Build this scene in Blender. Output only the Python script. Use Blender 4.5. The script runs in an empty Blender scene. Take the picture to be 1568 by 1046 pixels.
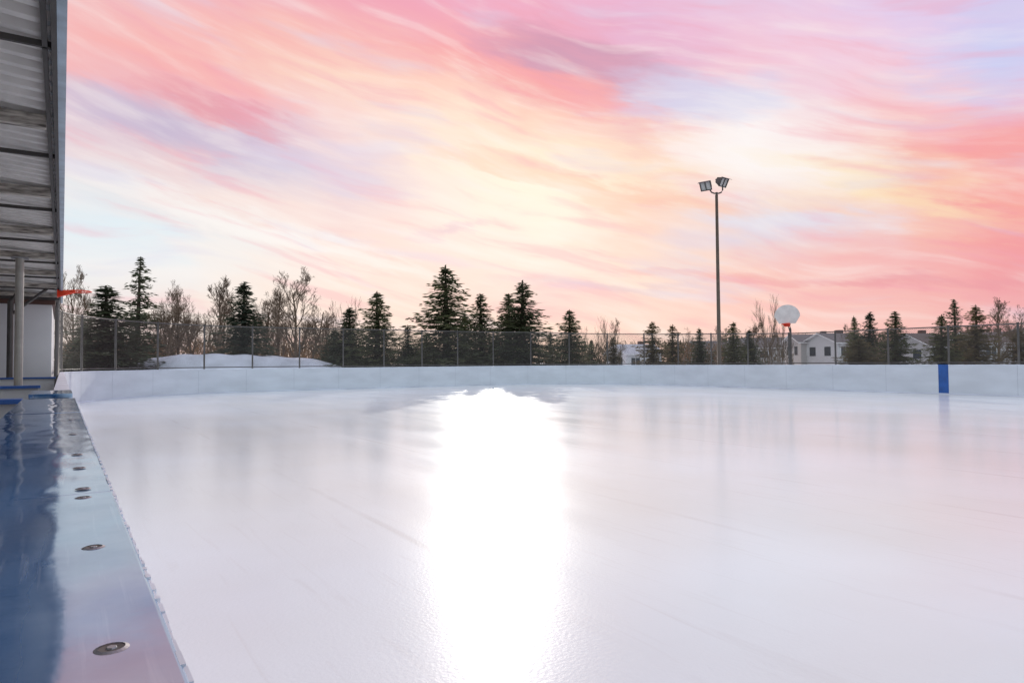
import bpy, bmesh, math, random
from mathutils import Vector, Matrix
import numpy as np

scene = bpy.context.scene
D2R = math.radians
YAW, PITCH, ROLL = 33.4, 1.75, -0.43
CAMH = 1.42
F = Vector((math.sin(D2R(YAW)), math.cos(D2R(YAW)), 0))
R = Vector((math.cos(D2R(YAW)), -math.sin(D2R(YAW)), 0))

def site(k, depth, z=0.0):
    """surveyed position: bearing k (thousandths right of the view axis), distance out"""
    p = F*depth + R*(k/1000.0*depth)
    return Vector((p.x, p.y, z))
def K(px): return (px-784)/1045*1000

# ------------------------------------------------------------ materials
def new_mat(name):
    m = bpy.data.materials.new(name); m.use_nodes = True
    nt = m.node_tree
    return m, nt, nt.nodes['Principled BSDF']
def simple(name, col, rough=0.6, var=0.15, scale=4.0, metallic=0.0, bump=0.0, ior=None, stretch=None, detail=4, col2=None):
    m, nt, b = new_mat(name)
    N, L = nt.nodes, nt.links
    tc = N.new('ShaderNodeTexCoord'); mp = N.new('ShaderNodeMapping')
    if stretch: mp.inputs['Scale'].default_value = stretch
    L.new(tc.outputs['Object'], mp.inputs['Vector'])
    no = N.new('ShaderNodeTexNoise'); no.inputs['Scale'].default_value = scale; no.inputs['Detail'].default_value = detail
    L.new(mp.outputs[0], no.inputs['Vector'])
    cr = N.new('ShaderNodeValToRGB')
    cr.color_ramp.elements[0].position = 0.3; cr.color_ramp.elements[1].position = 0.7
    a = [max(0, c*(1-var)) for c in col]; c2 = [min(1, c*(1+var)) for c in col] if col2 is None else col2
    cr.color_ramp.elements[0].color = (*a, 1); cr.color_ramp.elements[1].color = (*c2, 1)
    L.new(no.outputs['Fac'], cr.inputs['Fac']); L.new(cr.outputs[0], b.inputs['Base Color'])
    b.inputs['Roughness'].default_value = rough; b.inputs['Metallic'].default_value = metallic
    if ior: b.inputs['IOR'].default_value = ior
    if bump:
        bp = N.new('ShaderNodeBump'); bp.inputs['Strength'].default_value = bump; bp.inputs['Distance'].default_value = 0.02
        L.new(no.outputs['Fac'], bp.inputs['Height']); L.new(bp.outputs[0], b.inputs['Normal'])
    return m

M_board = simple('board_white', (0.60, 0.64, 0.70), 0.5, 0.08, 0.7, bump=0.03, stretch=(1,1,3))
M_seam = simple('board_seam', (0.42, 0.45, 0.51), 0.6)
M_capw = simple('cap_white', (0.7, 0.74, 0.82), 0.4)
M_bluep = simple('blue_paint', (0.012, 0.085, 0.33), 0.35, 0.2)
M_galv = simple('galvanized_steel', (0.30, 0.30, 0.31), 0.45, 0.15, 3, metallic=0.6)
M_fpost = simple('fence_steel', (0.11, 0.105, 0.10), 0.5, 0.15, 3, metallic=0.3)
M_wire = simple('chain_wire', (0.12, 0.11, 0.105), 0.5, 0.1, 3, metallic=0.4)
M_darkst = simple('dark_steel', (0.06, 0.055, 0.05), 0.5, 0.2)
M_pole = simple('weathered_pole', (0.10, 0.075, 0.055), 0.6, 0.2, 5)
M_bark = simple('spruce_bark', (0.07, 0.05, 0.035), 0.9, 0.3)
M_bark2 = simple('bare_bark', (0.15, 0.105, 0.07), 0.9, 0.3)
M_conc = simple('concrete_floor', (0.3, 0.29, 0.28), 0.8, 0.15, bump=0.2)
M_orange = simple('hoop_orange', (0.75, 0.06, 0.02), 0.4, 0.1)
M_white = simple('white_paint', (0.75, 0.75, 0.75), 0.5, 0.05)
M_backb = simple('backboard_paint', (0.66, 0.62, 0.61), 0.5, 0.12, 3)
M_postg = simple('post_grey_paint', (0.33, 0.32, 0.29), 0.5, 0.15, 6)
M_siding_w = simple('hut_siding', (0.66, 0.66, 0.67), 0.6, 0.05, 1.2)
M_trim = simple('brown_trim', (0.09, 0.04, 0.03), 0.6, 0.2)
M_wood = simple('weathered_rafter', (0.24, 0.21, 0.18), 0.8, 0.6, 7, bump=0.3, stretch=(1, 6, 6), col2=(0.66,0.61,0.54))
M_sheet = simple('corrugated_sheet', (0.78, 0.76, 0.73), 0.5, 0.12, 2, stretch=(3, 1, 1), col2=(0.84,0.82,0.79))
M_fascia = simple('fascia_metal', (0.42, 0.52, 0.60), 0.35, 0.2, 8, metallic=0.2)
M_glass = simple('window_glass', (0.04, 0.05, 0.06), 0.1, 0.1)
M_lens = simple('lamp_lens', (0.5, 0.5, 0.48), 0.2, 0.1)

def foliage_mat(name, a, b_, trans=0.25, scale=1.3):
    m, nt, b = new_mat(name); N, L = nt.nodes, nt.links
    tc = N.new('ShaderNodeTexCoord'); no = N.new('ShaderNodeTexNoise'); no.inputs['Scale'].default_value = scale
    no.inputs['Detail'].default_value = 3
    L.new(tc.outputs['Object'], no.inputs['Vector'])
    oi = N.new('ShaderNodeObjectInfo')
    ad = N.new('ShaderNodeMath'); ad.operation = 'MULTIPLY_ADD'; ad.inputs[1].default_value = 0.25
    L.new(oi.outputs['Random'], ad.inputs[0]); L.new(no.outputs['Fac'], ad.inputs[2])
    cr = N.new('ShaderNodeValToRGB'); cr.color_ramp.elements[0].position = 0.42; cr.color_ramp.elements[1].position = 0.74
    cr.color_ramp.elements[0].color = (*a, 1); cr.color_ramp.elements[1].color = (*b_, 1)
    L.new(ad.outputs[0], cr.inputs['Fac']); L.new(cr.outputs[0], b.inputs['Base Color'])
    b.inputs['Roughness'].default_value = 0.75
    tr = N.new('ShaderNodeBsdfTranslucent'); L.new(cr.outputs[0], tr.inputs['Color'])
    mx = N.new('ShaderNodeMixShader'); mx.inputs[0].default_value = trans
    L.new(b.outputs[0], mx.inputs[1]); L.new(tr.outputs[0], mx.inputs[2])
    L.new(mx.outputs[0], N['Material Output'].inputs['Surface'])
    return m
M_needle = foliage_mat('spruce_needles', (0.045, 0.068, 0.036), (0.12, 0.13, 0.058), 0.42)
M_needle_d = foliage_mat('dark_needles', (0.03, 0.048, 0.03), (0.085, 0.10, 0.052), 0.35)
M_needle_o = foliage_mat('olive_needles', (0.07, 0.07, 0.034), (0.18, 0.145, 0.07), 0.42)
M_dry = foliage_mat('dry_brush', (0.12, 0.075, 0.045), (0.31, 0.18, 0.095), 0.4, 0.4)
M_scrub = foliage_mat('scrub_green', (0.05, 0.052, 0.034), (0.17, 0.125, 0.075), 0.35, 0.4)

def cap_mat():
    m, nt, b = new_mat('cap_blue_gloss'); N, L = nt.nodes, nt.links
    tc = N.new('ShaderNodeTexCoord')
    mp = N.new('ShaderNodeMapping'); mp.inputs['Scale'].default_value = (3, 1.0, 1); L.new(tc.outputs['Object'], mp.inputs['Vector'])
    n1 = N.new('ShaderNodeTexNoise'); n1.inputs['Scale'].default_value = 2.2; n1.inputs['Detail'].default_value = 2; L.new(mp.outputs[0], n1.inputs['Vector'])
    n2 = N.new('ShaderNodeTexNoise'); n2.inputs['Scale'].default_value = 55; n2.inputs['Detail'].default_value = 6; L.new(tc.outputs['Object'], n2.inputs['Vector'])
    cr = N.new('ShaderNodeValToRGB'); cr.color_ramp.elements[0].color = (0.003, 0.06, 0.20, 1); cr.color_ramp.elements[1].color = (0.012, 0.115, 0.32, 1)
    cr.color_ramp.elements[0].position = 0.35; cr.color_ramp.elements[1].position = 0.75
    L.new(n1.outputs['Fac'], cr.inputs['Fac'])
    mp2 = N.new('ShaderNodeMapping'); mp2.inputs['Scale'].default_value = (90, 3, 1); mp2.inputs['Rotation'].default_value = (0, 0, 0.15); L.new(tc.outputs['Object'], mp2.inputs['Vector'])
    n3 = N.new('ShaderNodeTexNoise'); n3.inputs['Scale'].default_value = 1.5; n3.inputs['Detail'].default_value = 4; L.new(mp2.outputs[0], n3.inputs['Vector'])
    c3 = N.new('ShaderNodeValToRGB'); c3.color_ramp.elements[0].position = 0.60; c3.color_ramp.elements[1].position = 0.72
    L.new(n3.outputs['Fac'], c3.inputs['Fac'])
    sc = N.new('ShaderNodeMath'); sc.operation = 'MULTIPLY'; sc.inputs[1].default_value = 0.35; L.new(c3.outputs[0], sc.inputs[0])
    mx = N.new('ShaderNodeMixRGB'); mx.inputs[2].default_value = (0.35, 0.42, 0.55, 1)
    L.new(sc.outputs[0], mx.inputs[0]); L.new(cr.outputs[0], mx.inputs[1])
    n4 = N.new('ShaderNodeTexNoise'); n4.inputs['Scale'].default_value = 9; n4.inputs['Detail'].default_value = 7; L.new(tc.outputs['Object'], n4.inputs['Vector'])
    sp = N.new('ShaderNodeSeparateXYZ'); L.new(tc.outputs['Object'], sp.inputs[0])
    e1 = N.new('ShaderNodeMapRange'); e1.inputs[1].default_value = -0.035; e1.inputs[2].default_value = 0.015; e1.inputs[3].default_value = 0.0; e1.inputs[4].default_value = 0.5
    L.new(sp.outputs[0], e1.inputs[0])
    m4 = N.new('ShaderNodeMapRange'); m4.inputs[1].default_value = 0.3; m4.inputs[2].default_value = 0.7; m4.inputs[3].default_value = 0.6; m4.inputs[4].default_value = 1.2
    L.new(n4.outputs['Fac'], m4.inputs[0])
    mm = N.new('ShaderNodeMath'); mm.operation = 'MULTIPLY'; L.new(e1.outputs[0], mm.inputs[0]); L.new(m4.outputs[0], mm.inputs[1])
    mx2 = N.new('ShaderNodeMixRGB'); mx2.inputs[2].default_value = (0.52, 0.66, 0.80, 1); L.new(mm.outputs[0], mx2.inputs[0]); L.new(mx.outputs[0], mx2.inputs[1])  # pale rink-side tint in the base colour, standing in for bright sky reflection
    L.new(mx2.outputs[0], b.inputs['Base Color'])
    b.inputs['IOR'].default_value = 3.4
    b.inputs['Specular Tint'].default_value = (0.78, 0.94, 1.0, 1)
    mr = N.new('ShaderNodeMapRange'); mr.inputs[3].default_value = 0.02; mr.inputs[4].default_value = 0.15
    L.new(n2.outputs['Fac'], mr.inputs[0]); L.new(mr.outputs[0], b.inputs['Roughness'])
    bp = N.new('ShaderNodeBump'); bp.inputs['Strength'].default_value = 0.35; bp.inputs['Distance'].default_value = 0.02
    L.new(n1.outputs['Fac'], bp.inputs['Height'])
    bp2 = N.new('ShaderNodeBump'); bp2.inputs['Strength'].default_value = 0.12; bp2.inputs['Distance'].default_value = 0.001
    L.new(n2.outputs['Fac'], bp2.inputs['Height']); L.new(bp.outputs[0], bp2.inputs['Normal'])
    L.new(bp2.outputs[0], b.inputs['Normal'])
    return m
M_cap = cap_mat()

def ice_mat():
    m, nt, b = new_mat('ice_surface'); N, L = nt.nodes, nt.links
    tc = N.new('ShaderNodeTexCoord')
    n1 = N.new('ShaderNodeTexNoise'); n1.inputs['Scale'].default_value = 0.25; n1.inputs['Detail'].default_value = 5; L.new(tc.outputs['Object'], n1.inputs['Vector'])
    cr = N.new('ShaderNodeValToRGB'); cr.color_ramp.elements[0].color = (0.74, 0.77, 0.765, 1); cr.color_ramp.elements[1].color = (0.80, 0.855, 0.885, 1)
    cr.color_ramp.elements[0].position = 0.35; cr.color_ramp.elements[1].position = 0.62
    L.new(n1.outputs['Fac'], cr.inputs['Fac'])
    sp = N.new('ShaderNodeSeparateXYZ'); L.new(tc.outputs['Object'], sp.inputs[0])
    def mt(op, a, b_=None, c=None):
        n = N.new('ShaderNodeMath'); n.operation = op
        for i, v in enumerate((a, b_, c)):
            if v is None: continue
            if isinstance(v, (int, float)): n.inputs[i].default_value = v
            else: L.new(v, n.inputs[i])
        return n.outputs[0]
    wob = mt('MULTIPLY', mt('SUBTRACT', n1.outputs['Fac'], 0.5), 0.25)
    xx = mt('ADD', sp.outputs[0], wob)
    fr = mt('ABSOLUTE', mt('SUBTRACT', mt('FRACT', mt('DIVIDE', mt('SUBTRACT', xx, 1.17), 2.4)), 0.5))
    ln = N.new('ShaderNodeMapRange'); ln.interpolation_type = 'SMOOTHSTEP'; ln.inputs[1].default_value = 0.024; ln.inputs[2].default_value = 0.004; L.new(fr, ln.inputs[0])
    n5 = N.new('ShaderNodeTexNoise'); n5.inputs['Scale'].default_value = 0.6; n5.inputs['Detail'].default_value = 4; L.new(tc.outputs['Object'], n5.inputs['Vector'])
    lm = N.new('ShaderNodeMapRange'); lm.inputs[1].default_value = 0.42; lm.inputs[2].default_value = 0.65; lm.inputs[4].default_value = 0.4; L.new(n5.outputs['Fac'], lm.inputs[0])
    lf = mt('MULTIPLY', ln.outputs[0], lm.outputs[0])
    mx = N.new('ShaderNodeMixRGB'); mx.inputs[2].default_value = (0.53, 0.53, 0.52, 1); L.new(lf, mx.inputs[0]); L.new(cr.outputs[0], mx.inputs[1])
    mps = N.new('ShaderNodeMapping'); mps.inputs['Rotation'].default_value = (0, 0, 0.6); mps.inputs['Scale'].default_value = (9, 0.6, 1); L.new(tc.outputs['Object'], mps.inputs['Vector'])
    ns = N.new('ShaderNodeTexNoise'); ns.inputs['Scale'].default_value = 1.2; ns.inputs['Detail'].default_value = 4; ns.inputs['Distortion'].default_value = 1.0; L.new(mps.outputs[0], ns.inputs['Vector'])
    ms = N.new('ShaderNodeMapRange'); ms.inputs[1].default_value = 0.58; ms.inputs[2].default_value = 0.76; ms.inputs[4].default_value = 0.3; L.new(ns.outputs['Fac'], ms.inputs[0])
    mx3 = N.new('ShaderNodeMixRGB'); mx3.inputs[2].default_value = (0.64, 0.64, 0.635, 1); L.new(ms.outputs[0], mx3.inputs[0]); L.new(mx.outputs[0], mx3.inputs[1])
    L.new(mx3.outputs[0], b.inputs['Base Color'])
    b.inputs['IOR'].default_value = 1.31
    b.inputs['Specular IOR Level'].default_value = 0.08
    b.inputs['Specular Tint'].default_value = (0.95, 0.99, 1.0, 1)
    b.inputs['Coat Weight'].default_value = 0.62; b.inputs['Coat IOR'].default_value = 1.31
    mp = N.new('ShaderNodeMapping'); mp.inputs['Rotation'].default_value = (0, 0, D2R(8)); mp.inputs['Scale'].default_value = (1.2, 0.2, 1)
    L.new(tc.outputs['Object'], mp.inputs['Vector'])
    n2 = N.new('ShaderNodeTexNoise'); n2.inputs['Scale'].default_value = 0.9; n2.inputs['Detail'].default_value = 5; n2.inputs['Distortion'].default_value = 0.6
    L.new(mp.outputs[0], n2.inputs['Vector'])
    mr = N.new('ShaderNodeMapRange'); mr.inputs[1].default_value = 0.35; mr.inputs[2].default_value = 0.7; mr.inputs[3].default_value = 0.30; mr.inputs[4].default_value = 0.38
    L.new(n2.outputs['Fac'], mr.inputs[0]); L.new(mr.outputs[0], b.inputs['Roughness'])
    mr2 = N.new('ShaderNodeMapRange'); mr2.inputs[1].default_value = 0.35; mr2.inputs[2].default_value = 0.7; mr2.inputs[3].default_value = 0.09; mr2.inputs[4].default_value = 0.14
    L.new(n2.outputs['Fac'], mr2.inputs[0]); L.new(mr2.outputs[0], b.inputs['Coat Roughness'])
    n3 = N.new('ShaderNodeTexNoise'); n3.inputs['Scale'].default_value = 40; n3.inputs['Detail'].default_value = 4; L.new(tc.outputs['Object'], n3.inputs['Vector'])
    bp = N.new('ShaderNodeBump'); bp.inputs['Strength'].default_value = 0.4; bp.inputs['Distance'].default_value = 0.003; L.new(n3.outputs['Fac'], bp.inputs['Height'])
    bp2 = N.new('ShaderNodeBump'); bp2.inputs['Strength'].default_value = 0.08; bp2.inputs['Distance'].default_value = 0.01; L.new(n2.outputs['Fac'], bp2.inputs['Height'])
    L.new(bp.outputs[0], bp2.inputs['Normal']); L.new(bp2.outputs[0], b.inputs['Normal']); L.new(bp2.outputs[0], b.inputs['Coat Normal'])
    return m
M_ice = ice_mat()

def ground_mat():
    m, nt, b = new_mat('snowy_ground'); N, L = nt.nodes, nt.links
    tc = N.new('ShaderNodeTexCoord')
    n1 = N.new('ShaderNodeTexNoise'); n1.inputs['Scale'].default_value = 0.09; n1.inputs['Detail'].default_value = 8; n1.inputs['Roughness'].default_value = 0.65
    L.new(tc.outputs['Object'], n1.inputs['Vector'])
    cr = N.new('ShaderNodeValToRGB'); e = cr.color_ramp.elements
    e[0].position = 0.40; e[0].color = (0.2, 0.155, 0.1, 1); e[1].position = 0.5; e[1].color = (0.74, 0.75, 0.8, 1)
    L.new(n1.outputs['Fac'], cr.inputs['Fac']); L.new(cr.outputs[0], b.inputs['Base Color'])
    b.inputs['Roughness'].default_value = 0.8
    n3 = N.new('ShaderNodeTexNoise'); n3.inputs['Scale'].default_value = 3; n3.inputs['Detail'].default_value = 5; L.new(tc.outputs['Object'], n3.inputs['Vector'])
    bp = N.new('ShaderNodeBump'); bp.inputs['Strength'].default_value = 0.6; bp.inputs['Distance'].default_value = 0.06
    L.new(n3.outputs['Fac'], bp.inputs['Height']); L.new(bp.outputs[0], b.inputs['Normal'])
    return m
M_ground = ground_mat()
M_snow = simple('hill_snow', (0.56, 0.60, 0.68), 0.8, 0.18, 0.8, bump=0.8)

# ------------------------------------------------------------ mesh helpers
class MB:
    def __init__(s): s.v = []; s.f = []; s.m = []; s.mats = []
    def mi(s, mat):
        if mat not in s.mats: s.mats.append(mat)
        return s.mats.index(mat)
    def face(s, pts, mat):
        i = len(s.v); s.v += [tuple(p) for p in pts]; s.f.append(tuple(range(i, i+len(pts)))); s.m.append(s.mi(mat))
    def box(s, a, b, mat, M=None):
        x0, y0, z0 = a; x1, y1, z1 = b
        P = [Vector(p) for p in ((x0,y0,z0),(x1,y0,z0),(x1,y1,z0),(x0,y1,z0),(x0,y0,z1),(x1,y0,z1),(x1,y1,z1),(x0,y1,z1))]
        if M: P = [M @ p for p in P]
        i = len(s.v); s.v += [tuple(p) for p in P]
        for q in ((3,2,1,0),(4,5,6,7),(0,1,5,4),(1,2,6,5),(2,3,7,6),(3,0,4,7)):
            s.f.append(tuple(i+k for k in q)); s.m.append(s.mi(mat))
    def tube(s, pts, rad, mat, n=6, cap=True):
        pts = [Vector(p) for p in pts]; i0 = len(s.v)
        if not hasattr(rad, '__len__'): rad = [rad]*len(pts)
        mi = s.mi(mat)
        for k, p in enumerate(pts):
            d = (pts[min(k+1, len(pts)-1)] - pts[max(k-1, 0)]).normalized()
            up = Vector((0,0,1)) if abs(d.z) < 0.9 else Vector((1,0,0))
            a = d.cross(up).normalized(); b = d.cross(a)
            for j in range(n):
                t = 2*math.pi*j/n
                s.v.append(tuple(p + (a*math.cos(t)+b*math.sin(t))*rad[k]))
        for k in range(len(pts)-1):
            for j in range(n):
                j2 = (j+1) % n
                s.f.append((i0+k*n+j, i0+k*n+j2, i0+(k+1)*n+j2, i0+(k+1)*n+j)); s.m.append(mi)
        if cap:
            s.f.append(tuple(i0+j for j in range(n))); s.m.append(mi)
            e = i0+(len(pts)-1)*n
            s.f.append(tuple(e+j for j in reversed(range(n)))); s.m.append(mi)
    def mesh(s, name):
        me = bpy.data.meshes.new(name); me.from_pydata(s.v, [], s.f)
        for mt in s.mats: me.materials.append(mt)
        me.polygons.foreach_set('material_index', s.m); me.update(); return me
    def obj(s, name, parent=None, smooth=False, bevel=0):
        me = s.mesh(name)
        if smooth: me.polygons.foreach_set('use_smooth', [True]*len(me.polygons))
        o = bpy.data.objects.new(name, me); scene.collection.objects.link(o)
        if parent: o.parent = parent
        if bevel:
            md = o.modifiers.new('bevel', 'BEVEL'); md.width = bevel; md.segments = 3; md.limit_method = 'ANGLE'
        return o
def empty(name, loc=(0,0,0), rz=0):
    e = bpy.data.objects.new(name, None); scene.collection.objects.link(e); e.location = loc; e.rotation_euler = (0,0,rz)
    e.empty_display_size = 0.3; return e

# ------------------------------------------------------------ rink path
XL, XR, Y0, Y1, RC = 0.05, 29.8, -23.0, 36.8, 9.0
def rink_path(step=0.4):
    pts = []
    def line(a, b, n):
        L_ = math.hypot(b[0]-a[0], b[1]-a[1]); k = max(1, int(L_/step))
        for i in range(k): pts.append((a[0]+(b[0]-a[0])*i/k, a[1]+(b[1]-a[1])*i/k, n[0], n[1]))
    def arc(cx, cy, a0, a1):
        k = int(RC*abs(a1-a0)/step)
        for i in range(k):
            a = a0+(a1-a0)*i/k; pts.append((cx+RC*math.cos(a), cy+RC*math.sin(a), math.cos(a), math.sin(a)))
    h = math.pi/2
    line((XL, Y0+RC), (XL, Y1-RC), (-1, 0)); arc(XL+RC, Y1-RC, 2*h, h)
    line((XL+RC, Y1), (XR-RC, Y1), (0, 1)); arc(XR-RC, Y1-RC, h, 0)
    line((XR, Y1-RC), (XR, Y0+RC), (1, 0)); arc(XR-RC, Y0+RC, 0, -h)
    line((XR-RC, Y0), (XL+RC, Y0), (0, -1)); arc(XL+RC, Y0+RC, -h, -2*h)
    return pts
path = rink_path(); NP = len(path)
S = [0]
for i in range(1, NP): S.append(S[-1]+math.hypot(path[i][0]-path[i-1][0], path[i][1]-path[i-1][1]))
def at(s, off=0.0):
    import bisect
    s = s % S[-1]; i = max(0, bisect.bisect_right(S, s)-1); j = (i+1) % NP
    dd = (S[j]-S[i]) if j else 0.4
    t = (s-S[i])/dd if dd else 0
    a, b = path[i], path[j]
    x = a[0]+(b[0]-a[0])*t; y = a[1]+(b[1]-a[1])*t; nx = a[2]+(b[2]-a[2])*t; ny = a[3]+(b[3]-a[3])*t
    l = math.hypot(nx, ny); nx/=l; ny/=l
    return Vector((x+nx*off, y+ny*off, 0)), Vector((nx, ny, 0))

mb = MB(); n = 0
ring = [(p[0]+p[2]*0.03, p[1]+p[3]*0.03, 0.0) for p in path]
mb.face(list(reversed(ring)), M_ice)
ice = mb.obj('ice_rink')
mb = MB(); mb.face([(-900,-900,-0.03),(900,-900,-0.03),(900,900,-0.03),(-900,900,-0.03)], M_ground); mb.obj('ground')

# boards
boards = empty('rink_boards')
HB = 1.2
mb = MB()
for i in range(NP):
    a = path[i]; b = path[(i+1) % NP]
    def q(p, off, z): return (p[0]+p[2]*off, p[1]+p[3]*off, z)
    mb.face([q(a,0,-0.02), q(b,0,-0.02), q(b,0,HB-0.03), q(a,0,HB-0.03)][::-1], M_board)
    mb.face([q(a,0.09,-0.02), q(b,0.09,-0.02), q(b,0.09,HB-0.03), q(a,0.09,HB-0.03)], M_board)
    ym = a[1]
    leftnear = a[0] < 0.3 and -10 < ym < 6.9
    if not leftnear:
        prof = [(-0.012,HB-0.03),(0.11,HB-0.03),(0.11,HB),(-0.012,HB)]
        for k in range(4):
            p0, p1 = prof[k], prof[(k+1) % 4]
            mb.face([q(a,p0[0],p0[1]), q(b,p0[0],p0[1]), q(b,p1[0],p1[1]), q(a,p1[0],p1[1])][::-1], M_capw)
mb.obj('panels', boards)
mb = MB()
s = 1.1
while s < S[-1]:
    p, nrm = at(s, -0.003); t = Vector((-nrm.y, nrm.x, 0))*0.006
    mb.face([p-t+Vector((0,0,0.01)), p+t+Vector((0,0,0.01)), p+t+Vector((0,0,HB-0.035)), p-t+Vector((0,0,HB-0.035))], M_seam); s += 2.44
mb.obj('seams', boards)
mb = MB()
mb.box((XR-0.006, 13.3, 0.005), (XR+0.05, 13.68, HB-0.028), M_bluep); mb.box((XR-0.02, 13.3, HB-0.029), (XR+0.10, 13.68, HB+0.004), M_bluep)
mb.obj('blue_line_marking', boards)
mb = MB(); rng = random.Random(4)
for i in range(NP):
    a = path[i]; b = path[(i+1) % NP]
    w1 = 0.05+0.05*math.sin(i*0.7)*math.sin(i*0.23)+0.02; w2 = 0.05+0.05*math.sin((i+1)*0.7)*math.sin((i+1)*0.23)+0.02
    mb.face([(a[0],a[1],0.05),(b[0],b[1],0.05),(b[0]-b[2]*w2,b[1]-b[3]*w2,0.003),(a[0]-a[2]*w1,a[1]-a[3]*w1,0.003)], M_snow)
mb.obj('snow_shavings', boards)

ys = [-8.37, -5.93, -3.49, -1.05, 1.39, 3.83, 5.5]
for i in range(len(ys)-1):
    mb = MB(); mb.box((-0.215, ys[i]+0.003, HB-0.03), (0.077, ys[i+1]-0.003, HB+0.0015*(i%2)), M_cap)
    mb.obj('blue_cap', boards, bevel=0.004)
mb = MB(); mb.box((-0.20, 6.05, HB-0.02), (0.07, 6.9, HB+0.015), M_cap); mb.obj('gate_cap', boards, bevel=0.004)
mb = MB(); mb.box((-0.19, -8.3, 0), (-0.045, 5.45, HB-0.032), M_board); mb.obj('inner_frame', boards)
mb = MB(); rng = random.Random(9); y = -2.0
while y < 5.48:
    l = rng.uniform(0.006,0.03); w_ = rng.uniform(0.0005,0.003)
    if rng.random() < 0.8: mb.box((0.0745, y, HB-0.012), (0.0772+w_, y+l, HB-0.002+rng.uniform(0,0.0035)), M_capw)
    y += l
mb.obj('edge_strip', boards)
mb = MB(); rng = random.Random(2)
for yb in (-1.4,-0.9,-0.45,-0.05, 0.27, 0.618, 0.97, 1.342, 1.44, 1.736, 2.0, 2.6, 3.3, 3.95, 4.8):
    xb = 0.033+rng.uniform(-.003,.003)
    z = HB+0.002
    for (r0, r1, z0, z1, mt) in ((0.0125,0.0095,z-0.0004,z+0.0008,M_galv),(0.0095,0.0,z+0.0004,z-0.0004,M_darkst)):
        for j in range(20):
            a0 = 2*math.pi*j/20; a1 = 2*math.pi*(j+1)/20
            mb.face([(xb+r0*math.cos(a0),yb+r0*math.sin(a0),z0),(xb+r0*math.cos(a1),yb+r0*math.sin(a1),z0),(xb+r1*math.cos(a1),yb+r1*math.sin(a1),z1),(xb+r1*math.cos(a0),yb+r1*math.sin(a0),z1)], mt)
    mb.tube([(xb,yb,z-0.001),(xb,yb,z+0.001)], [0.005,0.0035], M_galv, 6)
mb.obj('cap_bolts', boards)

# ------------------------------------------------------------ chain link fence
fence = empty('chain_link_fence')
iL = next(i for i in range(NP) if path[i][1] > 19.2)
sA = S[iL]; sB = next(S[i] for i in range(iL, NP) if path[i][0] > 29 and path[i][1] < -8)
def ftop(s):
    t = min(1, max(0, (s-sA-38)/18)); return 3.35-0.62*t
mb = MB(); OFF = 0.16
s = sA
while s <= sB:
    p, nr = at(s, OFF); mb.tube([(p.x,p.y,-0.03),(p.x,p.y,ftop(s)+0.05)], 0.042, M_fpost, 8); s += 2.42
for zf in (lambda s: ftop(s), lambda s: 1.28):
    pts = []; s = sA
    while s <= sB:
        p, nr = at(s, OFF); pts.append((p.x,p.y,zf(s))); s += 0.6
    mb.tube(pts, 0.027, M_fpost, 6)
mb.obj('posts_and_rails', fence, smooth=True)
mb = MB(); mi = mb.mi(M_wire); w = 0.004; sp = 0.085
s = sA-2
while s < sB:
    for dr in (1, -1):
        H = ftop(s)-1.26; s0 = s if dr == 1 else s+H; s1 = s+H if dr == 1 else s
        if min(s0,s1) > sA:
            k = 3; prev = None
            for j in range(k+1):
                t = j/k; p, nr = at(s0+(s1-s0)*t, OFF-0.03+0.004*dr)
                c = Vector((p.x,p.y,1.26+H*t)); tt = Vector((-nr.y,nr.x,0))*w*1.3
                cur = (len(mb.v), len(mb.v)+1); mb.v += [tuple(c-tt), tuple(c+tt)]
                if prev: mb.f.append((prev[0],prev[1],cur[1],cur[0])); mb.m.append(mi)
                prev = cur
    s += sp
mb.obj('wire_mesh', fence)

# ------------------------------------------------------------ shelter roof (players bench)
sh = empty('bench_shelter')
ZR = 3.02
mb = MB(); y = -6.0; prof = []
while y < 20.2:
    prof += [(y, ZR+0.045), (y+0.045, ZR+0.045), (y+0.06, ZR), (y+0.115, ZR), (y+0.13, ZR+0.045)]; y += 0.165
for i in range(len(prof)-1):
    (ya, za), (yb, zb) = prof[i], prof[i+1]
    if yb-ya > 1e-5: mb.face([(-3.3,ya,za+0.25),(-3.3,yb,zb+0.25),(-0.03,yb,zb),(-0.03,ya,za)], M_sheet)
mb.obj('corrugated_roof', sh)
mb = MB()
for k in range(13):
    y = -5.5+2.15*k
    M = Matrix.Translation((0,y,0))
    mb.box((-3.25,-0.035,ZR-0.085),(-0.10,0.035,ZR-0.005), M_wood, M)
    mb.box((-3.25,0.04,ZR-0.05),(-0.10,0.13,ZR-0.04), M_galv, M)
    mb.box((-3.25,0.92,ZR-0.035),(-0.06,0.945,ZR-0.003), M_darkst, M)
mb.obj('rafters', sh, bevel=0.003)
mb = MB(); mb.box((-0.098,-6,ZR-0.035),(-0.075,20.2,ZR-0.004), M_darkst)
mb.obj('edge_purlin', sh)
mb = MB(); mb.box((-0.035,-6,ZR-0.06),(0.004,20.2,ZR+0.09), M_fascia); mb.box((-0.058,-6,ZR-0.064),(-0.036,20.2,ZR-0.05), M_darkst)
mb.obj('fascia', sh)
mb = MB()
for yy in (-1.5, 11.6):
    mb.tube([(-0.5,yy,0),(-0.5,yy,ZR-0.1)], 0.05, M_postg, 16); mb.box((-0.60,yy-0.1,ZR-0.115),(-0.40,yy+0.1,ZR-0.101), M_galv)
mb.tube([(-3.1,-5,0),(-3.1,-5,ZR+0.2)],0.05,M_postg,12); mb.obj('posts', sh, smooth=False)
mb = MB(); mb.box((-3.4,-6,-0.02),(-3.3,18.6,ZR+0.22), M_siding_w); mb.obj('back_wall', sh)
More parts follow.
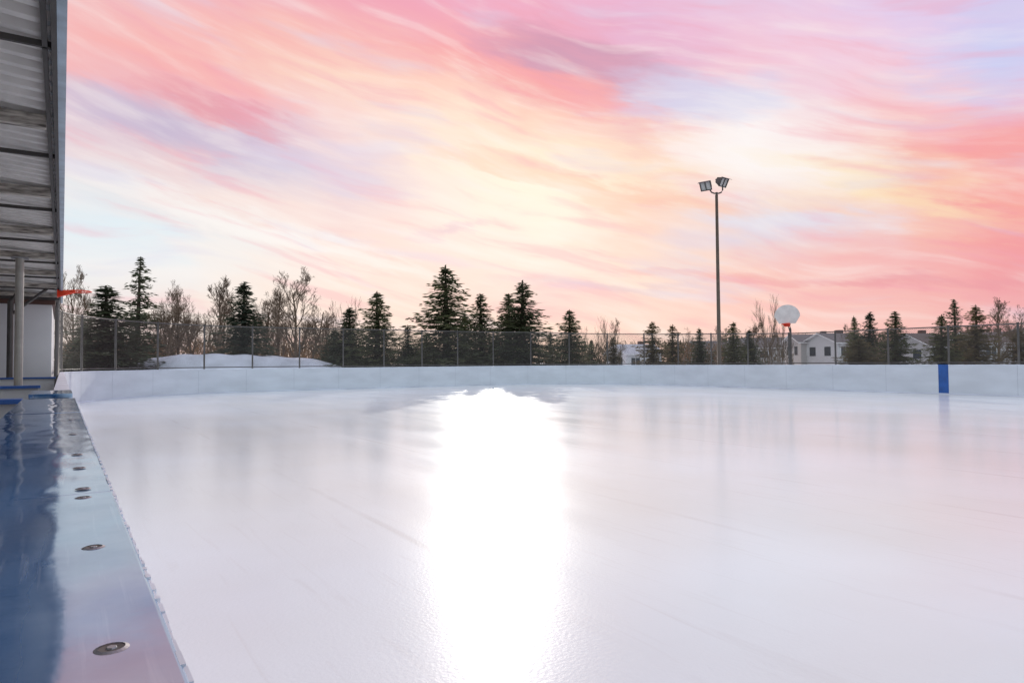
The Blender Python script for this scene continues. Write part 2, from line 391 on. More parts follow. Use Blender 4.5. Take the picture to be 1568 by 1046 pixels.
mb = MB(); mb.box((-3.3,-6,-0.02),(-0.2,18.6,0.05), M_conc); mb.obj('floor_slab', sh)
mb = MB(); mb.box((-1.6,-5,0.45),(-1.25,8,0.49), M_wood)
for yy in range(-5,9,2): mb.box((-1.5,yy-0.04 if yy<8 else yy-0.2,0.05),(-1.35,yy+0.04 if yy<8 else yy-0.1,0.449), M_wood)
mb.obj('bench', sh)
for (y, x0, x1) in ((5.62,-2.0,-0.24),(9.4,-3.2,-0.22),(16.3,-3.2,-0.12)):
    mb = MB(); mb.box((x0,y,0.05),(x1,y+0.08,HB-0.031), M_siding_w); mb.box((x0,y-0.05,HB-0.03),(x1+0.02,y+0.14,HB), M_bluep)
    mb.obj('partition', sh)
hut = empty('changing_room_hut')
mb = MB(); mb.box((-6,18.7,-0.02),(-0.2,24.5,2.80), M_siding_w); mb.obj('walls', hut)
mb = MB(); mb.box((-6.1,18.6,2.802),(-0.14,24.6,2.90), M_trim); mb.box((-6,18.66,0.95),(-0.2,18.698,1.05), M_bluep); mb.obj('trim', hut)
mb = MB(); mb.box((-6.3,18.5,2.903),(-0.1,24.7,2.96), M_darkst); mb.obj('roof', hut)
mb = MB(); mb.box((-3.6,18.67,0.06),(-2.7,18.695,2.1), M_darkst); mb.box((-2.75,18.6,1.0),(-2.72,18.668,1.1), M_galv); mb.obj('door', hut)

# ------------------------------------------------------------ basketball hoops
def hoop(loc, rz, H=3.05, side=False):
    e = empty('basketball_hoop', loc, rz)
    mb = MB(); pts = []
    out = [(-0.42,-0.32)]
    for i in range(25):
        a = math.pi*i/24; out.append((-0.66*math.cos(a)*1.0, 0.08+0.62*math.sin(a)))
    out.append((0.42,-0.32))
    zc = H+0.35
    f = [(0.02, p[0], zc+p[1]) for p in out]; bk = [(-0.02, p[0], zc+p[1]) for p in out]
    mb.face(f, M_backb); mb.face(bk[::-1], M_backb)
    for i in range(len(out)):
        j = (i+1) % len(out); mb.face([f[i], bk[i], bk[j], f[j]], M_galv)
    mb.obj('backboard', e)
    mb = MB(); mb.tube([(0.40+0.23*math.cos(a*math.pi/12), 0.23*math.sin(a*math.pi/12), H) for a in range(25)], 0.014, M_orange, 6)
    mb.box((0.021,-0.14,H-0.14),(0.04,0.14,H+0.06), M_orange)
    mb.box((0.04,-0.12,H-0.014),(0.20,0.12,H+0.006), M_orange)
    for sy in (-0.1,0.1):
        mb.face([(0.04,sy,H-0.13),(0.34,sy*1.9,H-0.02),(0.34,sy*1.9,H+0.0),(0.04,sy,H+0.0)], M_orange)
    mb.obj('rim', e)
    mb = MB()
    mb.tube([(-0.75,0,-0.03),(-0.75,0,H-0.25),(-0.6,0,H+0.05),(-0.1,0,H+0.3)], 0.055, M_darkst, 10)
    mb.tube([(-0.72,0,H-0.5),(-0.05,0,H+0.12)], 0.03, M_darkst, 8)
    mb.box((-0.06,-0.2,H+0.1),(-0.021,0.2,H+0.45), M_darkst)
    mb.obj('post', e, smooth=False)
    return e
p = site(K(1206), 37.0); hoop(p, D2R(-90-YAW-34), H=3.38)
hoop((-0.12, 16.9, 0), 0.0, H=2.97, side=True)

# ------------------------------------------------------------ floodlight pole
p = site(K(1101), 42.0); fl = empty('floodlight_pole', p, D2R(-YAW))
HP = 11.7
mb = MB(); mb.tube([(0,0,-0.03),(0,0,6),(0,0,HP)], [0.13,0.105,0.085], M_pole, 14); mb.tube([(0,0,0),(0,0,0.25)],0.2,M_conc,14)
mb.obj('pole', fl, smooth=True)
mb = MB()
U = [(-0.42,0,HP+0.46),(-0.40,0,HP+0.28),(-0.30,0,HP+0.14),(-0.15,0,HP+0.08),(0.0,0,HP+0.07),(0.15,0,HP+0.08),(0.30,0,HP+0.14),(0.38,0,HP+0.28),(0.38,0,HP+0.66)]
mb.tube(U, 0.045, M_darkst, 8); mb.tube([(0,0,HP-0.1),(0,0,HP+0.14)], 0.07, M_darkst, 10)
mb.obj('yoke', fl, smooth=True)
def lamp(cx, cz, yaw):
    M = Matrix.Translation((cx,0,cz)) @ Matrix.Rotation(yaw,4,'Z') @ Matrix.Rotation(D2R(28),4,'X') @ Matrix.Scale(1.15,4)
    mb = MB()
    f = [(-0.30,-0.2,-0.24),(0.30,-0.2,-0.24),(0.30,-0.2,0.24),(-0.30,-0.2,0.24)]
    b = [(-0.17,0.2,-0.13),(0.17,0.2,-0.13),(0.17,0.2,0.15),(-0.17,0.2,0.15)]
    f = [M@Vector(q) for q in f]; b = [M@Vector(q) for q in b]
    for i in range(4):
        j = (i+1)%4; mb.face([f[i],b[i],b[j],f[j]][::-1], M_darkst)
    mb.face(b[::-1], M_darkst)
    g = [M@Vector(q) for q in ((-0.27,-0.19,-0.21),(0.27,-0.19,-0.21),(0.27,-0.19,0.21),(-0.27,-0.19,0.21))]
    mb.face(g, M_lens)
    for (a,c) in (((-0.31,-0.24,0.21),(0.31,-0.18,0.25)),((-0.31,-0.24,-0.25),(0.31,-0.18,-0.21)),((-0.31,-0.24,-0.208),(-0.27,-0.18,0.208)),((0.27,-0.24,-0.208),(0.31,-0.18,0.208)),((-0.02,-0.235,-0.208),(0.02,-0.195,0.208))):
        mb.box(a,c,M_darkst,M)
    mb.box((-0.33,-0.40,0.252),(0.33,-0.18,0.266),M_darkst,M)
    mb.tube([M@Vector((0,0.2,0)),M@Vector((0,0.34,0))],[0.1,0.07],M_darkst,10)
    mb.obj('floodlight', fl)
lamp(-0.58, HP+0.60, D2R(-40)); lamp(0.28, HP+0.82, D2R(38))

# ------------------------------------------------------------ trees
def conifer_mesh(seed, mat, H=8.0, Rr=1.6, dens=1.0, sparse=0.0):
    rng = random.Random(seed); mb = MB()
    lean = (rng.uniform(-.1,.1), rng.uniform(-.1,.1))
    mb.tube([(0,0,-0.3),(lean[0]*0.5,lean[1]*0.5,H*0.5),(lean[0],lean[1],H)], [0.16,0.09,0.015], M_bark, 7)
    mi = mb.mi(mat)
    def leaf(c, a, b):
        i = len(mb.v); mb.v += [tuple(c-a*0.5), tuple(c+b*0.5), tuple(c+a*0.5), tuple(c-b*0.5)]; mb.f.append((i,i+1,i+2,i+3)); mb.m.append(mi)
    z = 0.3; bulge = [rng.uniform(0.8,1.15) for _ in range(8)]
    while z < H-0.1:
        t = z/H
        L0 = Rr*((1-t)**0.75)*(0.8+0.2*min(1,t*6))*(1+0.10*math.sin(z*2.7+seed))+0.05
        nb = max(5, int((11-5*t)*dens))
        th0 = rng.uniform(0,6.28)
        for k in range(nb):
            if rng.random() < sparse+0.03: continue
            th = th0+6.283*k/nb+rng.uniform(-.25,.25)
            sec = bulge[int((th%6.283)/6.284*8)]
            L = L0*rng.uniform(0.55,1.12)*sec
            if rng.random() < 0.08: L *= 1.22
            zz = z+rng.uniform(-.14,.14)
            d = Vector((math.cos(th), math.sin(th), 0)); side = Vector((-d.y,d.x,0))
            rise = 0.35 if t > 0.75 else (-0.12 if t < 0.4 else 0.1)
            base = Vector((lean[0]*t, lean[1]*t, zz))
            def pt(u): return base+d*(L*u)+Vector((0,0,L*(rise*u-0.32*u*u+ (0.26*u**3))))
            if L > 0.5: mb.tube([pt(0),pt(0.5),pt(0.95)],[0.02,0.012,0.004], M_bark, 3, cap=False)
            ns = max(2,int(L/0.11))
            for j in range(ns):
                u = (j+rng.random())/ns
                c = pt(u); wsp = 0.26*L*(1-u)+0.08
                for q in range(3):
                    off = side*rng.uniform(-wsp,wsp)+Vector((0,0,rng.uniform(-.18,.05)))
                    a = (d*rng.uniform(.5,1)+side*rng.uniform(-.8,.8)+Vector((0,0,rng.uniform(-.6,.25)))).normalized()*rng.uniform(.14,.32)
                    b = Vector((rng.uniform(-1,1),rng.uniform(-1,1),rng.uniform(-1,1))).cross(a).normalized()*rng.uniform(.05,.11)
                    leaf(c+off, a, b)
        z += rng.uniform(0.14,0.24)*(1.0 if t < .8 else .8)
    for j in range(14):
        a = Vector((rng.uniform(-.4,.4),rng.uniform(-.4,.4),1)).normalized()*0.22
        leaf(Vector((lean[0],lean[1],H-0.35+0.03*j)), a, Vector((1,rng.uniform(-1,1),0)).normalized()*0.05)
    return mb.mesh('spruce_mesh')
con = [conifer_mesh(11,M_needle), conifer_mesh(12,M_needle,Rr=1.5,sparse=0.08), conifer_mesh(13,M_needle_d,dens=1.15), conifer_mesh(14,M_needle_o,sparse=0.12), conifer_mesh(15,M_needle_d,Rr=1.5,sparse=0.27), conifer_mesh(16,M_needle,Rr=1.7,sparse=0.03)]

def bare_mesh(seed, H=8.0, spread=0.55, up=0.35, vase=False, r0=0.19, twig=0.010):
    rng = random.Random(seed); mb = MB()
    def grow(p, d, L, r, lvl):
        pts = [p]; rad = [r]; q = p.copy(); dd = d.copy(); nseg = 4 if lvl < 2 else 3 if lvl < 3 else 2
        for i in range(nseg):
            dd = (dd+Vector((rng.uniform(-1,1),rng.uniform(-1,1),rng.uniform(-.6,1)))*(0.12+0.05*lvl)+Vector((0,0,up*0.12))).normalized()
            q = q+dd*(L/nseg); pts.append(q.copy()); rad.append(max(twig, r*(1-0.72*(i+1)/nseg)))
        mb.tube(pts, rad, M_bark2, 7 if lvl == 0 else 4 if lvl < 3 else 3, cap=False)
        if lvl >= 4: return
        nc = (14,7,5,5)[lvl]
        for k in range(nc):
            u = rng.uniform(0.2, 1.0); f_ = u*nseg; i = min(nseg-1,int(f_))
            c = pts[i].lerp(pts[i+1], f_-i)
            dl = (pts[i+1]-pts[i]).normalized()
            ax = dl.cross(Vector((rng.uniform(-1,1),rng.uniform(-1,1),rng.uniform(-1,1)))).normalized()
            nd = (dl*(1-spread*rng.uniform(.6,1.1))+ax*spread*rng.uniform(.7,1.3)+Vector((0,0,up*0.5))).normalized()
            grow(c, nd, L*rng.uniform(.34,.55)*(1.1-0.6*u if lvl==0 else 1), max(twig, r*(1-0.65*u)*0.55), lvl+1)
    if vase:
        for k in range(5):
            a = k*1.26; grow(Vector((0.15*math.cos(a),0.15*math.sin(a),-0.2)), Vector((0.22*math.cos(a),0.22*math.sin(a),1)).normalized(), H*rng.uniform(.75,1.0), 0.08, 1)
    else: grow(Vector((0,0,-0.3)), Vector((0,0,1)), H*1.0, r0, 0)
    zm = max(v[2] for v in mb.v)
    sc = H/zm; mb.v = [(v[0]*sc, v[1]*sc, v[2]*sc) for v in mb.v]
    return mb.mesh('bare_tree_mesh')
bare = [bare_mesh(21), bare_mesh(22,spread=.65), bare_mesh(23,spread=.5,up=.6), bare_mesh(24,spread=.35,up=.8,vase=True)]

rt = random.Random(8)
def plant(kind, px, top, wpx, depth, idx):
    base = 555-(px-784)*0.0075
    Hh = (base-top)/1045*depth+1.42
    p = site(K(px), depth, -0.03)
    me = (con if kind == 's' else bare)[idx]
    name = {'s':'spruce_tree','b':'bare_tree'}[kind]
    o = bpy.data.objects.new(name, me); scene.collection.objects.link(o)
    o.location = p; o.rotation_euler = (rt.uniform(-.02,.02),rt.uniform(-.02,.02),rt.uniform(0,6.28))
    xs = np.array([v.co.x for v in me.vertices])
    wm = (np.percentile(xs,95)-np.percentile(xs,5)) if kind == 's' else (np.percentile(xs,99)-np.percentile(xs,1))
    sw = (wpx/1045*depth)/wm
    o.scale = (sw, sw, Hh/8.0)
for a in [
 ('s',165,438,88,44,2),('s',208,394,52,56,4),('s',373,432,60,50,2),('s',533,472,54,52,2),('s',578,446,66,50,5),
 ('s',625,498,34,50,1),('s',684,407,84,50,5),('s',738,450,54,54,0),('s',712,482,42,58,2),('s',780,450,60,52,0),('s',800,430,76,50,1),('s',873,474,52,52,5),
 ('s',842,508,26,60,3),('s',1000,492,38,52,3),('s',1028,497,32,55,3),('s',1072,502,26,55,1),('s',1122,493,34,50,5),('s',1148,505,26,54,2),
 ('s',1330,478,32,50,2),('s',1310,484,26,60,1),('s',1372,477,46,46,0),('s',1440,482,40,48,1),('s',1465,459,36,52,4),('s',1495,467,46,48,3),
 ('s',1562,505,44,45,3),('s',1318,518,56,44,3),('s',940,515,22,60,3),('s',905,520,22,62,1),
 ('s',128,500,60,50,2),('s',512,505,40,56,2),('s',655,510,34,56,1),
 ('b',113,404,60,58,0),('b',250,427,62,56,1),('b',276,436,58,58,0),('b',328,422,64,58,2),('b',345,445,56,64,0),('b',404,446,58,62,1),('b',452,407,86,54,0),('b',430,436,56,60,2),
 ('b',472,450,56,62,1),('b',300,450,56,64,1),('b',388,455,50,66,3),('b',240,470,50,66,0),
 ('b',530,452,46,60,3),('b',1175,450,44,50,3),('b',925,483,32,62,3),('b',943,486,28,66,0),('b',1525,454,60,50,0),('b',1548,466,52,60,1),('b',1300,495,36,70,0),
 ('b',1480,475,40,60,3),('b',498,475,50,66,0),('b',885,495,30,70,3),('b',1100,498,36,70,0),('b',140,440,40,66,2),('b',1060,500,34,72,1),('b',1150,492,34,70,2),('b',1195,480,26,62,3),
 ('b',645,500,34,72,1),('b',760,495,34,72,0),('b',1350,500,30,72,1)]:
    plant(*a)

def brush(name, segs, mat, nper, seed, leaf=0.12):
    rng = random.Random(seed); mb = MB(); mi = mb.mi(mat)
    for (px0, px1, d0, d1, topy) in segs:
        nn = int(nper*(px1-px0))
        for _ in range(nn):
            px = rng.uniform(px0,px1); d = rng.uniform(d0,d1)
            hm = ((555-topy)/1045*d+1.42)*(0.62+0.38*abs(math.sin(px*0.045+d))*rng.uniform(.8,1.1))
            b = site(K(px), d, -0.03)
            z = hm*rng.random()**0.7
            ln = rng.uniform(.3,.9)*leaf*5; a = Vector((rng.uniform(-.5,.5),rng.uniform(-.5,.5),1)).normalized()*ln
            w_ = Vector((rng.uniform(-1,1),rng.uniform(-1,1),rng.uniform(-.3,.3))).normalized()*leaf*rng.uniform(.2,.6)
            c = b+Vector((0,0,z)); i = len(mb.v)
            mb.v += [tuple(c-a*.5), tuple(c+w_*.5), tuple(c+a*.5), tuple(c-w_*.5)]; mb.f.append((i,i+1,i+2,i+3)); mb.m.append(mi)
    mb.obj(name)
brush('dry_shrubs', [(95,250,58,66,512),(225,520,66,72,504),(430,520,64,70,510),(1020,1110,60,66,526),(1450,1500,56,60,530)], M_dry, 30, 5)
brush('evergreen_hedge', [(505,660,55,62,524),(600,780,56,64,530),(860,950,60,70,534),(1040,1215,56,66,524),(1305,1345,46,50,530)], M_scrub, 18, 6)
brush('distant_treeline', [(-500,400,150,175,515),(400,1100,150,180,524),(1100,2300,150,180,516)], M_scrub, 14, 7, leaf=0.5)

# snow hill
mb = MB(); nx, ny = 70, 24
c = site(K(362), 49); ax = R; ay = F
idx = {}
def sst(x): x = min(1,max(0,x)); return x*x*(3-2*x)
for i in range(nx+1):
    for j in range(ny+1):
        u = i/nx*2-1; v = j/ny*2-1
        r_ = min(1, math.sqrt(u*u+v*v)); h = 2.2*sst((1-r_)*1.9)*(0.9+0.1*math.sin(u*4+2)) + 0.07*math.sin(u*30+v*9)*(1-r_)
        p = c+ax*(u*11.2)+ay*(v*6)
        idx[i,j] = len(mb.v); mb.v.append((p.x,p.y,-0.06+h))
for i in range(nx):
    for j in range(ny):
        mb.f.append((idx[i,j],idx[i+1,j],idx[i+1,j+1],idx[i,j+1])); mb.m.append(mb.mi(M_snow))
mb.obj('snow_hill', smooth=True)

# ------------------------------------------------------------ houses
def house(px, depth, w, dp, hw, hr, wallc, roofc, rot=0):
    e = empty('suburban_house', site(K(px), depth, -0.03), D2R(-YAW+rot))
    Mw = simple('siding', wallc, 0.7, 0.05, 1, stretch=(1,1,12)); Mr = simple('shingles', roofc, 0.9, 0.2, 3)
    mb = MB(); mb.box((-w/2,-dp/2,0),(w/2,dp/2,hw), Mw)
    for sx in (-w/2, w/2):
        mb.face([(sx,-dp/2,hw),(sx,dp/2,hw),(sx,0,hw+hr)], Mw)
    mb.obj('walls', e)
    mb = MB(); ov = 0.5; t = 0.12; sl = hr/(dp/2)
    for sg in (-1,1):
        a = [(-w/2-ov,sg*(dp/2+ov),hw-ov*sl+0.03),(w/2+ov,sg*(dp/2+ov),hw-ov*sl+0.03),(w/2+ov,0,hw+hr+0.03),(-w/2-ov,0,hw+hr+0.03)]
        b = [(q[0],q[1],q[2]+t) for q in a]
        mb.face(a, M_white); mb.face(b, Mr)
        for i in range(4):
            j=(i+1)%4; mb.face([a[i],a[j],b[j],b[i]], M_white)
    mb.obj('roof', e)
    mb = MB(); nwin = max(2,int(w/2.6)); rows = 2 if hw > 4 else 1
    for r_ in range(rows):
        for k in range(nwin):
            x = -w/2+(k+.5)*w/nwin; z = (hw-1.75) if rows == 1 else hw-1.75-2.4*r_
            mb.box((x-.75,-dp/2-.05,z-.08),(x+.75,-dp/2-.01,z+1.3), M_white); mb.box((x-.65,-dp/2-.07,z),(x+.65,-dp/2-.052,z+1.2), M_glass)
            mb.box((x-.03,-dp/2-.09,z),(x+.03,-dp/2-.072,z+1.2), M_white)
    for sx in (-1,1):
        X = sx*w/2
        for yy in (-dp*0.22, dp*0.22):
            mb.box((min(X,X+sx*.05),yy-.6,hw-1.7),(max(X,X+sx*.05),yy+.6,hw-.5), M_glass)
    mb.obj('windows', e)
    mb = MB(); mb.box((w/2-1.6,-dp/2-.06,0),(w/2-.7,-dp/2-.005,0.95), M_trim); mb.obj('door', e)
    mb = MB(); mb.box((w*0.2,0.3,hw+hr*0.5),(w*0.2+.7,1.0,hw+hr+.6), M_trim); mb.obj('chimney', e)
G=(0.19,0.17,0.17)
house(1278,92,4.5,7,3.7,1.2,(0.56,0.56,0.57),G,12)
house(1246,98,6,8,3.9,1.1,(0.42,0.40,0.39),G,-6)
house(1408,92,4.4,7,3.2,1.6,(0.46,0.45,0.45),(0.14,0.11,0.10),18)
house(1512,96,6.5,8,3.6,1.5,(0.45,0.44,0.44),(0.2,0.16,0.15),-8)
house(1590,98,6.5,9,4.1,1.6,(0.46,0.44,0.43),G,10)
house(970,100,5.5,7,2.5,1.3,(0.66,0.66,0.68),(0.55,0.55,0.6),15)
house(1165,120,10,9,3.6,1.7,(0.4,0.38,0.37),G,-14)
house(1095,130,9,9,3.4,1.7,(0.4,0.38,0.37),G,8)

# ------------------------------------------------------------ sky (procedural, by azimuth / elevation)
SUN_AZ, SUN_EL = 31.9, 15.5
world = bpy.data.worlds.new('World'); scene.world = world; world.use_nodes = True
nt = world.node_tree; N, L = nt.nodes, nt.links
bg = N['Background']
def s2l(c): return tuple(((x/255)/12.92 if x/255 <= 0.04045 else (((x/255)+0.055)/1.055)**2.4) for x in c)+(1,)
def math_(op, a, b=None, c=None):
    n = N.new('ShaderNodeMath'); n.operation = op
    for i, v in enumerate((a,b,c)):
        if v is None: continue
        if isinstance(v, (int,float)): n.inputs[i].default_value = v
        else: L.new(v, n.inputs[i])
    return n.outputs[0]
tc = N.new('ShaderNodeTexCoord'); nm = N.new('ShaderNodeVectorMath'); nm.operation = 'NORMALIZE'; L.new(tc.outputs['Generated'], nm.inputs[0])
sx = N.new('ShaderNodeSeparateXYZ'); L.new(nm.outputs[0], sx.inputs[0])
az = math_('MULTIPLY', math_('ARCTAN2', sx.outputs[0], sx.outputs[1]), 57.29578)
el = math_('MULTIPLY', math_('ARCSINE', sx.outputs[2]), 57.29578)
cv = N.new('ShaderNodeCombineXYZ'); L.new(az, cv.inputs[0]); L.new(el, cv.inputs[1])
def noise(rot, scale, ns, detail=6, rough=0.55, dist=0.0, vec=None, loc=(0,0,0)):
    mp0 = N.new('ShaderNodeMapping'); mp0.inputs['Rotation'].default_value = (0,0,D2R(rot))
    L.new(vec or cv.outputs[0], mp0.inputs['Vector'])
    mp = N.new('ShaderNodeMapping'); mp.inputs['Scale'].default_value = scale; mp.inputs['Location'].default_value = loc
    L.new(mp0.outputs[0], mp.inputs['Vector'])
    n = N.new('ShaderNodeTexNoise'); n.noise_dimensions = '2D'; n.inputs['Scale'].default_value = ns; n.inputs['Detail'].default_value = detail; n.inputs['Roughness'].default_value = rough; n.inputs['Distortion'].default_value = dist
    L.new(mp.outputs[0], n.inputs['Vector']); return n
def warp(vec, n, amt):
    sb = N.new('ShaderNodeVectorMath'); sb.operation = 'SUBTRACT'; L.new(n.outputs['Color'], sb.inputs[0]); sb.inputs[1].default_value = (.5,.5,.5)
    ml = N.new('ShaderNodeVectorMath'); ml.operation = 'MULTIPLY'; L.new(sb.outputs[0], ml.inputs[0]); ml.inputs[1].default_value = amt
    ad = N.new('ShaderNodeVectorMath'); ad.operation = 'ADD'; L.new(vec, ad.inputs[0]); L.new(ml.outputs[0], ad.inputs[1]); return ad.outputs[0]
w2 = warp(cv.outputs[0], noise(14,(0.2,1,1),0.55,5,.6), (9,3.2,0))
GX = [100,250,400,550,700,850,1000,1150,1300,1450,1568]
GY = [-160,0,50,100,150,200,250,300,350,400,450,500]
GC = [
 [(225,196,218),(225,196,218),(228,190,215),(228,188,212),(226,188,216),(226,192,222),(224,198,230),(222,206,234),(220,208,238),(216,210,242),(210,210,244)],
 [(246,192,192),(249,192,192),(247,176,184),(245,165,180),(243,170,192),(241,176,202),(238,188,218),(238,202,226),(236,208,234),(228,206,238),(216,204,240)],
 [(250,182,180),(252,187,182),(252,196,184),(250,186,184),(245,160,172),(236,154,178),(236,182,210),(243,197,219),(245,206,226),(236,208,234),(210,208,244)],
 [(249,188,190),(251,188,185),(252,206,194),(254,220,198),(250,186,178),(226,158,178),(220,180,208),(246,200,214),(249,210,224),(240,208,230),(208,210,244)],
 [(222,196,212),(238,176,188),(250,196,196),(253,220,210),(254,226,204),(250,176,170),(236,190,204),(226,218,238),(250,210,214),(250,204,214),(238,198,220)],
 [(234,220,226),(190,186,214),(216,186,210),(248,214,212),(254,234,214),(253,224,200),(250,202,190),(253,242,240),(252,206,196),(250,174,172),(250,166,168)],
 [(250,234,230),(243,212,212),(206,204,226),(230,206,218),(253,232,216),(255,242,216),(252,228,202),(254,242,234),(254,232,204),(250,186,174),(250,158,156)],
 [(220,238,246),(244,228,226),(252,226,218),(238,216,220),(253,238,224),(255,243,224),(252,220,198),(249,218,210),(254,228,200),(254,212,180),(251,170,160)],
 [(228,241,248),(228,240,246),(251,238,232),(249,216,208),(247,230,225),(254,238,222),(250,208,194),(230,218,226),(240,210,216),(249,186,174),(248,154,156)],
 [(238,240,243),(240,242,244),(249,241,236),(252,231,221),(251,220,211),(253,238,225),(252,230,212),(250,208,196),(248,188,185),(246,170,174),(243,158,164)],
 [(242,236,234),(247,236,231),(250,234,224),(250,225,215),(250,217,209),(240,208,208),(250,214,202),(250,204,194),(248,187,183),(246,178,176),(241,164,170)],
 [(246,233,226),(248,234,226),(250,231,220),(250,226,214),(250,221,210),(250,218,206),(250,214,203),(250,208,198),(249,198,190),(247,190,186),(245,184,184)],
]
G = np.array([[s2l(c)[:3] for c in row] for row in GC])
def photo_dir(azd, eld):
    a = D2R(azd-YAW); x = 784+1045*math.tan(a); ds = 1045/math.cos(a)
    return x, 555-(x-784)*0.0075-ds*math.tan(D2R(eld))
def gsample(x, y):
    x = min(max(x, GX[0]), GX[-1]-1e-3); y = min(max(y, GY[0]), GY[-1]-1e-3)
    i = max(k for k in range(len(GX)-1) if GX[k] <= x); j = max(k for k in range(len(GY)-1) if GY[k] <= y)
    u = (x-GX[i])/(GX[i+1]-GX[i]); v = (y-GY[j])/(GY[j+1]-GY[j])
    return (G[j,i]*(1-u)+G[j,i+1]*u)*(1-v)+(G[j+1,i]*(1-u)+G[j+1,i+1]*u)*v
ws = N.new('ShaderNodeSeparateXYZ'); L.new(w2, ws.inputs[0])
A0, A1 = -6.0, 74.0
afac = N.new('ShaderNodeMapRange'); afac.inputs[1].default_value = A0; afac.inputs[2].default_value = A1; L.new(ws.outputs[0], afac.inputs[0])
rows = [0,2.5,5,7.5,10,12.5,15,17.5,20,22.5,25,28,32,40]
NS = 20
col = None
for ri, e_ in enumerate(rows):
    cr = N.new('ShaderNodeValToRGB'); ramp = cr.color_ramp; ramp.interpolation = 'EASE'
    for k in range(NS):
        t = k/(NS-1); x, y = photo_dir(A0+(A1-A0)*t, e_)
        c = gsample(x, y)
        el_ = ramp.elements[0] if k == 0 else (ramp.elements[len(ramp.elements)-1] if k == NS-1 else ramp.elements.new(t))
        el_.color = (c[0], c[1], c[2], 1)
    L.new(afac.outputs[0], cr.inputs['Fac'])
    if col is None: col = cr.outputs[0]
    else:
        m2 = N.new('ShaderNodeMapRange'); m2.inputs[1].default_value = rows[ri-1]; m2.inputs[2].default_value = e_; L.new(ws.outputs[1], m2.inputs[0])
        mx = N.new('ShaderNodeMixRGB'); L.new(m2.outputs[0], mx.inputs[0]); L.new(col, mx.inputs[1]); L.new(cr.outputs[0], mx.inputs[2]); col = mx.outputs[0]
blobs = [
 (885,84,150,26,16,(202,152,180),.75),(1185,226,150,56,8,(255,250,249),.7),(345,172,110,13,14,(234,152,164),.7),(1060,148,110,30,10,(212,214,240),.75),
 (400,350,260,14,14,(252,249,246),.7),(690,352,60,7,-10,(228,198,210),.6),(1200,338,130,13,8,(226,226,240),.7),(190,170,200,22,14,(204,190,214),.7),
 (820,270,200,10,16,(250,200,176),.5),(960,288,200,9,14,(251,198,172),.6),(1370,290,200,16,24,(255,232,188),.5),(1500,95,90,40,15,(204,210,246),.6),
 (860,130,170,18,16,(250,158,160),.6),(300,110,160,14,12,(252,176,174),.5),(930,440,160,7,4,(226,196,202),.6),(1150,425,200,7,5,(244,176,174),.6),(1400,430,200,8,4,(236,156,166),.6)]
for (x,y,rx,ry,ang,c,st) in blobs:
    A = YAW+math.degrees(math.atan((x-784)/1045)); ds = math.hypot(1045, x-784)
    E = math.degrees(math.atan((555-(x-784)*0.0075-y)/ds)); k = 57.3/ds*1.3
    mp = N.new('ShaderNodeMapping'); mp.vector_type = 'TEXTURE'
    mp.inputs['Location'].default_value = (A,E,0); mp.inputs['Rotation'].default_value = (0,0,D2R(-ang)); mp.inputs['Scale'].default_value = (rx*k,ry*k*1.2,1)
    L.new(w2, mp.inputs['Vector'])
    g = N.new('ShaderNodeTexGradient'); g.gradient_type = 'SPHERICAL'; L.new(mp.outputs[0], g.inputs['Vector'])
    mx = N.new('ShaderNodeMixRGB'); L.new(math_('SMOOTH_MIN', math_('MULTIPLY', g.outputs['Fac'], 1.5*st), st, 0.3), mx.inputs[0]); L.new(col, mx.inputs[1]); mx.inputs[2].default_value = s2l(c)
    col = mx.outputs[0]
def streak(col, n, lo, hi, amt, c):
    m2 = N.new('ShaderNodeMapRange'); m2.interpolation_type = 'SMOOTHSTEP'; m2.inputs[1].default_value = lo; m2.inputs[2].default_value = hi; m2.inputs[4].default_value = amt
    L.new(n.outputs['Fac'], m2.inputs[0]); mx = N.new('ShaderNodeMixRGB'); L.new(m2.outputs[0], mx.inputs[0]); L.new(col, mx.inputs[1]); mx.inputs[2].default_value = s2l(c); return mx.outputs[0]
w3 = warp(cv.outputs[0], noise(16,(0.6,1,1),0.09,1,.5,0,None,(9,3,0)), (8,4,0))
nA = noise(14,(0.13,1,1),0.75,5,.52,0,w3); nB = noise(11,(0.16,1,1),0.42,5,.52,0,w3,(70,42,0))
col = streak(col, nA, 0.47, 0.80, 0.34, (255,247,242))
col = streak(col, nA, 0.50, 0.24, 0.34, (244,162,180))
col = streak(col, nB, 0.54, 0.76, 0.34, (214,212,238))
dt = N.new('ShaderNodeVectorMath'); dt.operation = 'DOT_PRODUCT'; L.new(nm.outputs[0], dt.inputs[0]); dt.inputs[1].default_value = tuple(F)
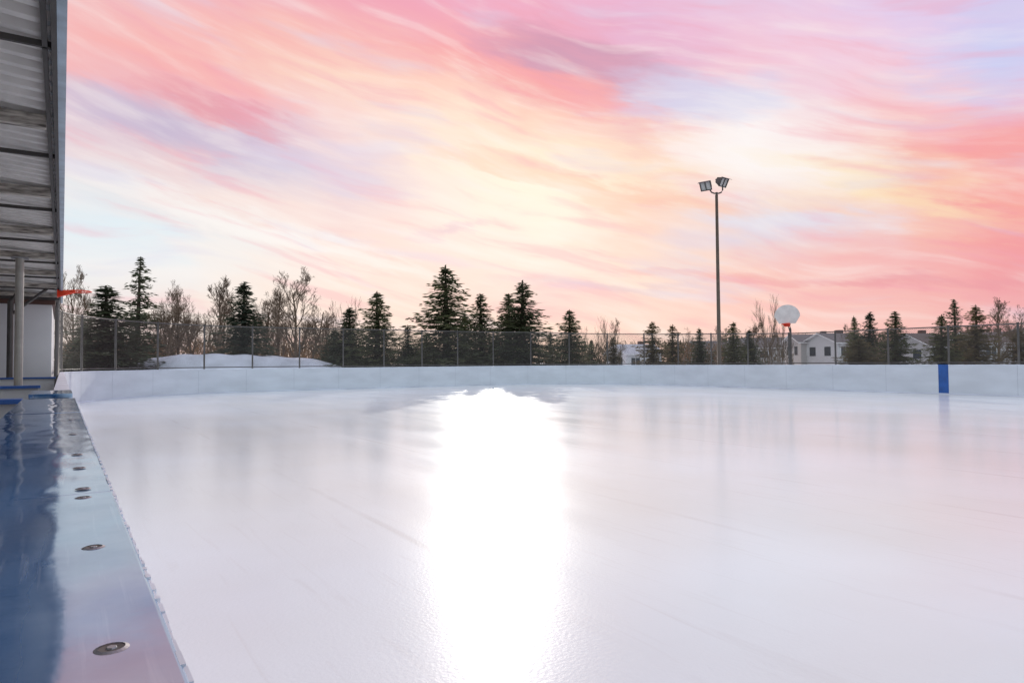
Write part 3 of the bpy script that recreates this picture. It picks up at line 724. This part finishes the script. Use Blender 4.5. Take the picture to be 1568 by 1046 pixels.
m2 = N.new('ShaderNodeMapRange'); m2.interpolation_type = 'SMOOTHSTEP'; m2.inputs[1].default_value = 0.5; m2.inputs[2].default_value = -0.2; L.new(dt.outputs['Value'], m2.inputs[0])
mx = N.new('ShaderNodeMixRGB'); L.new(m2.outputs[0], mx.inputs[0]); L.new(col, mx.inputs[1]); mx.inputs[2].default_value = (0.82,0.91,1.0,1); col = mx.outputs[0]
sky = N.new('ShaderNodeTexSky'); sky.sky_type = 'NISHITA'; sky.sun_disc = False; sky.sun_elevation = D2R(SUN_EL); sky.sun_rotation = D2R(SUN_AZ)
sm = N.new('ShaderNodeMixRGB'); sm.blend_type = 'MULTIPLY'; sm.inputs[0].default_value = 1; L.new(sky.outputs[0], sm.inputs[1]); sm.inputs[2].default_value = (.1,.1,.1,1)
mx = N.new('ShaderNodeMixRGB'); mx.inputs[0].default_value = 0.96; L.new(sm.outputs[0], mx.inputs[1]); L.new(col, mx.inputs[2])
L.new(mx.outputs[0], bg.inputs['Color']); bg.inputs['Strength'].default_value = 1.0

sun = bpy.data.lights.new('sun', 'SUN'); sun.energy = 2.0; sun.angle = D2R(0.53); sun.color = (1.0, 0.94, 0.86)
so = bpy.data.objects.new('sun', sun); scene.collection.objects.link(so)
sd = Vector((math.sin(D2R(SUN_AZ))*math.cos(D2R(SUN_EL)), math.cos(D2R(SUN_AZ))*math.cos(D2R(SUN_EL)), math.sin(D2R(SUN_EL))))
so.rotation_euler = sd.to_track_quat('Z','Y').to_euler(); so.location = sd*60

# ------------------------------------------------------------ camera
cam = bpy.data.cameras.new('camera'); cam.lens = 24; cam.sensor_width = 36; cam.clip_end = 3000; cam.clip_start = 0.02
co = bpy.data.objects.new('camera', cam); scene.collection.objects.link(co)
co.matrix_world = Matrix.Translation((0,0,CAMH)) @ Matrix.Rotation(D2R(-YAW),4,'Z') @ Matrix.Rotation(D2R(90+PITCH),4,'X') @ Matrix.Rotation(D2R(ROLL),4,'Z')
scene.camera = co
scene.view_settings.view_transform = 'Standard'; scene.view_settings.look = 'None'; scene.view_settings.exposure = 0; scene.view_settings.gamma = 1
